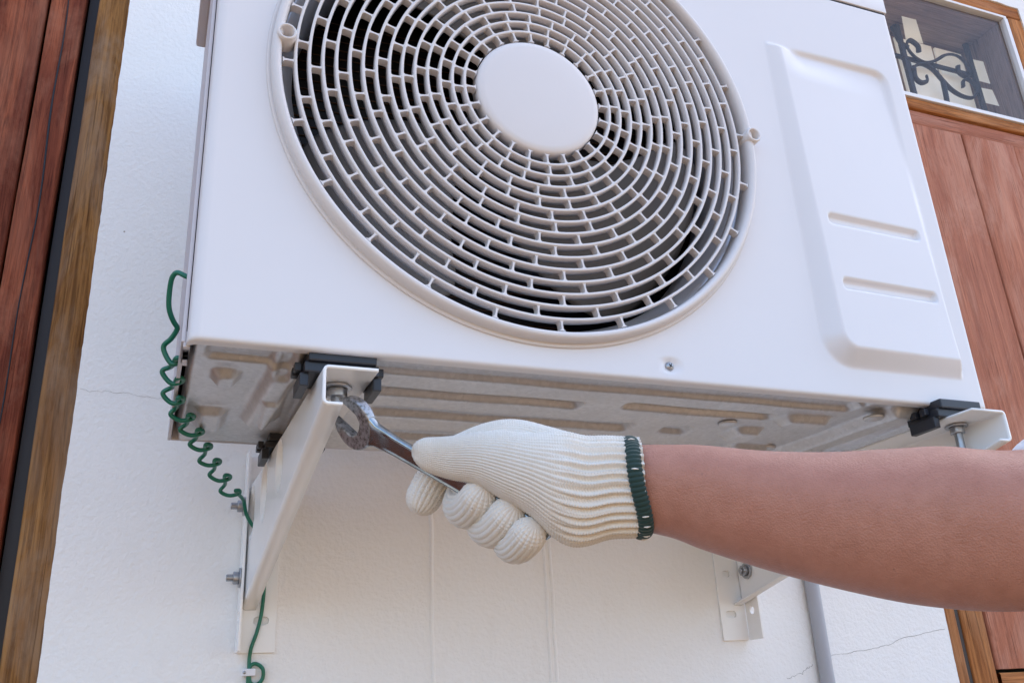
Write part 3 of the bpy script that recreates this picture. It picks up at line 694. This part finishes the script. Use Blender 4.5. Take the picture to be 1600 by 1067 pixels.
# sunken web along the flats
inn = smooth(.78, .62, np.abs(sec[:, 0]))[None, :]*smooth(.030, .042, xs_)[:, None]*smooth(WL-.012, WL-.02, xs_)[:, None]
P[..., 2] *= 1-.28*inn
P = np.concatenate([np.repeat(P[:1].mean(1, keepdims=True), 48, 1), P, np.repeat(P[-1:].mean(1, keepdims=True), 48, 1)])
link('shank', xform(grid('shank', P, cv=True, flip=True), WM), M['chrome'], wr, True)

# ------------------------------------------------------------------ person: arm and knitted glove
px2m = 1/FPX
def loft(name, S, na, nl, disp=None, tip=False, cap=True, ex=2.25):
    """S rows: px, py, depth, half height px, half thickness m"""
    Q = catmull(S, nl); C = np.array([at(a, b, d) for a, b, d in Q[:, :3]])
    hh = Q[:, 3]*Q[:, 2]*px2m; th = Q[:, 4].copy()
    a = np.linspace(0, 2*np.pi, na, endpoint=False); c, s = np.cos(a), np.sin(a)
    den = (np.abs(c)**ex+np.abs(s)**ex)**(-1/ex); c, s = c*den, s*den
    L = np.r_[0, np.cumsum(np.linalg.norm(np.diff(C, axis=0), axis=1))]
    if tip:
        e = .015; k = np.clip((L[-1]-L)/e, 0, 1); kk = np.sqrt(np.maximum(1-(1-k)**2, 0)); hh = hh*kk; th = th*kk
    d = np.zeros((nl, na)) if disp is None else disp(L, a, Q)
    rr = (hh[:, None]*np.abs(c)+th[:, None]*np.abs(s))/(np.abs(c)+np.abs(s))
    sc_ = 1+d/np.maximum(rr, .002)
    P = C[:, None]+(hh[:, None]*c*sc_)[..., None]*CU+(-th[:, None]*s*sc_)[..., None]*CF
    if cap: P = np.concatenate([np.repeat(C[:1, None], na, 1), P, np.repeat(C[-1:, None], na, 1)])
    return grid(name, P, cv=True, flip=False)
def knit(ncol, amp=.00042, st=.0019):
    def f(L, a, Q):
        u = a[None, :]*ncol/(2*np.pi); cp = np.abs(np.sin(np.pi*u))**.7
        v = L[:, None]/st+.35*np.abs(((u*2) % 2)-1)*2
        return amp*(cp*1.3-.75)+amp*.55*np.sin(2*np.pi*v)*cp
    return f
def cuff_knit(L, a, Q):
    base = knit(60, .0007)(L, a, Q)
    rib = smooth(850, 915, Q[:, 0])[:, None]*(.0015*np.sign(np.sin(34*a))*np.abs(np.sin(34*a))**.5)[None, :]
    wob = .0016*np.sin(a*3+L[:, None]*55)*smooth(.2, .6, np.abs(np.sin(a)))[None, :]*0
    return base+rib
pe = thing('person', 'bare forearm and white knitted work glove with green cuff edge, gripping the wrench', 'person', at(1700, 830, .50))
body = loft('body', [(960, 762, .604, 58, .022), (1000, 762, .600, 66, .0235), (1050, 767, .594, 72, .025), (1100, 777, .588, 81, .028), (1200, 797, .575, 92, .0335), (1300, 811, .562, 104, .038), (1400, 819, .550, 117, .041), (1480, 822, .540, 124, .042), (1540, 826, .533, 123, .0415), (1600, 826, .526, 122, .041), (1700, 820, .512, 126, .042), (1850, 800, .49, 150, .046), (2100, 740, .46, 170, .05), (2350, 660, .44, 170, .05)], 96, 220)
arm = link('body', body, M['skin'], pe, True)
# sleeve hem is slanted: only its upper edge reaches the elbow
svo = loft('sleeve', [(1610, 820, .5250, 116, .0385), (1613, 820, .5246, 121, .0415), (1620, 818, .5245, 126, .0435), (1645, 815, .519, 138, .050), (1720, 812, .508, 152, .056), (1850, 798, .49, 172, .060), (2100, 740, .46, 195, .065), (2360, 660, .44, 195, .065)], 64, 60, cap=False)
link('sleeve', svo, M['sleeve'], pe, True)
palm = loft('glove', [(999, 761, .600, 73, .0265), (985, 761, .601, 74, .0265), (950, 761, .604, 76, .028), (915, 766, .607, 81, .0295), (888, 763, .609, 85, .030), (860, 755, .612, 79, .0295), (825, 739, .618, 62, .0275), (785, 726, .628, 52, .0245), (745, 716, .640, 40, .020), (705, 715, .654, 33, .0155), (672, 711, .664, 27, .0128), (643, 705, .670, 22, .0112)], 432, 330, cuff_knit, tip=True, cap=False, ex=2.2)
glove = link('glove', palm, M['yarn'], pe, True)
hump = loft('hand_back', [(950, 740, .618, 52, .020), (905, 730, .630, 50, .022), (860, 719, .640, 51, .023), (815, 708, .650, 51, .022), (780, 704, .658, 47, .021), (745, 706, .668, 40, .0185), (712, 711, .680, 31, .0155), (692, 716, .690, 26, .0130)], 300, 200, knit(52, .0007), tip=True)
link('hand_back', hump, M['yarn'], glove, True)
def finger(name, pts, r, ncol=20):
    C = catmull([at(*q) for q in pts], 190); T, A, B = frames_along(C); na = ncol*8
    L = np.r_[0, np.cumsum(np.linalg.norm(np.diff(C, axis=0), axis=1))]
    rr = np.interp(np.linspace(0, 1, len(C)), np.linspace(0, 1, len(r)), r)
    k = np.clip((L[-1]-L)/(rr[-1]*1.05), 0, 1); rr = rr*np.sqrt(np.maximum(1-(1-k)**2, 0))
    a = np.linspace(0, 2*np.pi, na, endpoint=False); d = knit(ncol, .0007, .0022)(L, a, None)
    R_ = rr[:, None]+d*np.clip(rr/.004, 0, 1)[:, None]
    P = C[:, None]+R_[..., None]*(np.cos(a)[None, :, None]*A[:, None]+np.sin(a)[None, :, None]*B[:, None])
    link(name, grid(name, P, cv=True, flip=True), M['yarn'], glove, True)
finger('index_finger', [(775, 705, .662), (735, 708, .682), (700, 720, .695), (683, 742, .699), (668, 766, .697), (650, 803, .692)], [.016, .0150, .0142, .0140, .0136, .0128])
finger('middle_finger', [(800, 712, .664), (760, 735, .690), (730, 765, .694), (722, 789, .678), (734, 794, .657), (749, 781, .640), (760, 757, .630)], [.0145, .014, .0135, .0140, .0142, .0140, .0132])
finger('ring_finger', [(835, 735, .652), (795, 765, .676), (766, 797, .676), (759, 819, .658), (774, 824, .638), (792, 810, .624), (808, 787, .615)], [.0145, .014, .0133, .0136, .0138, .0136, .0128])
finger('little_finger', [(870, 765, .640), (830, 795, .656), (803, 826, .655), (797, 846, .640), (808, 851, .622), (824, 837, .609), (837, 816, .602)], [.013, .0125, .0120, .0122, .0122, .0120, .0112])
# overlocked dark green cuff edge
na = 900; a = np.linspace(0, 2*np.pi, na, endpoint=False)
den = (np.abs(np.cos(a))**2.2+np.abs(np.sin(a))**2.2)**(-1/2.2)
cc = at(992, 761, .600); hh = 73.5*.600*px2m
tiltx = .0048
C = cc[None]+(hh*np.cos(a)*den)[:, None]*CU-(.0268*np.sin(a)*den)[:, None]*CF-(tiltx*np.cos(a))[:, None]*CR+(.0012*np.sin(3*a+1))[:, None]*CR
Tt = np.roll(C, -1, 0)-np.roll(C, 1, 0); Tt /= np.linalg.norm(Tt, axis=1)[:, None]
O = C-cc; O -= Tt*np.sum(O*Tt, 1)[:, None]; O /= np.linalg.norm(O, axis=1)[:, None]; Bn = np.cross(Tt, O)
b = np.linspace(0, 2*np.pi, 20, endpoint=False)
rad = .0042+.0007*np.abs(np.sin(a*33))-.0002
tw = a*0
P = C[:, None]+(rad[:, None]*np.cos(b)[None, :]*.62)[..., None]*O[:, None]+(rad[:, None]*1.10*np.sin(b)[None, :])[..., None]*Bn[:, None]
link('cuff_edge', grid('cuff_edge', P, cu=True, cv=True), M['green_yarn'], glove, True)
for ang in (18, 62, 115, 128, 146, 158, 166):
    k = int(ang/360*na); 
    q = C[k]+O[k]*.0026; v1 = Bn[k]
    link('stitch', tube('stitch', [q-v1*.0022+Tt[k]*.0004, q+O[k]*.0004, q+v1*.0020-Tt[k]*.0002], [.0003, .0006, .0003], 10, 6), M['yarn'], glove)
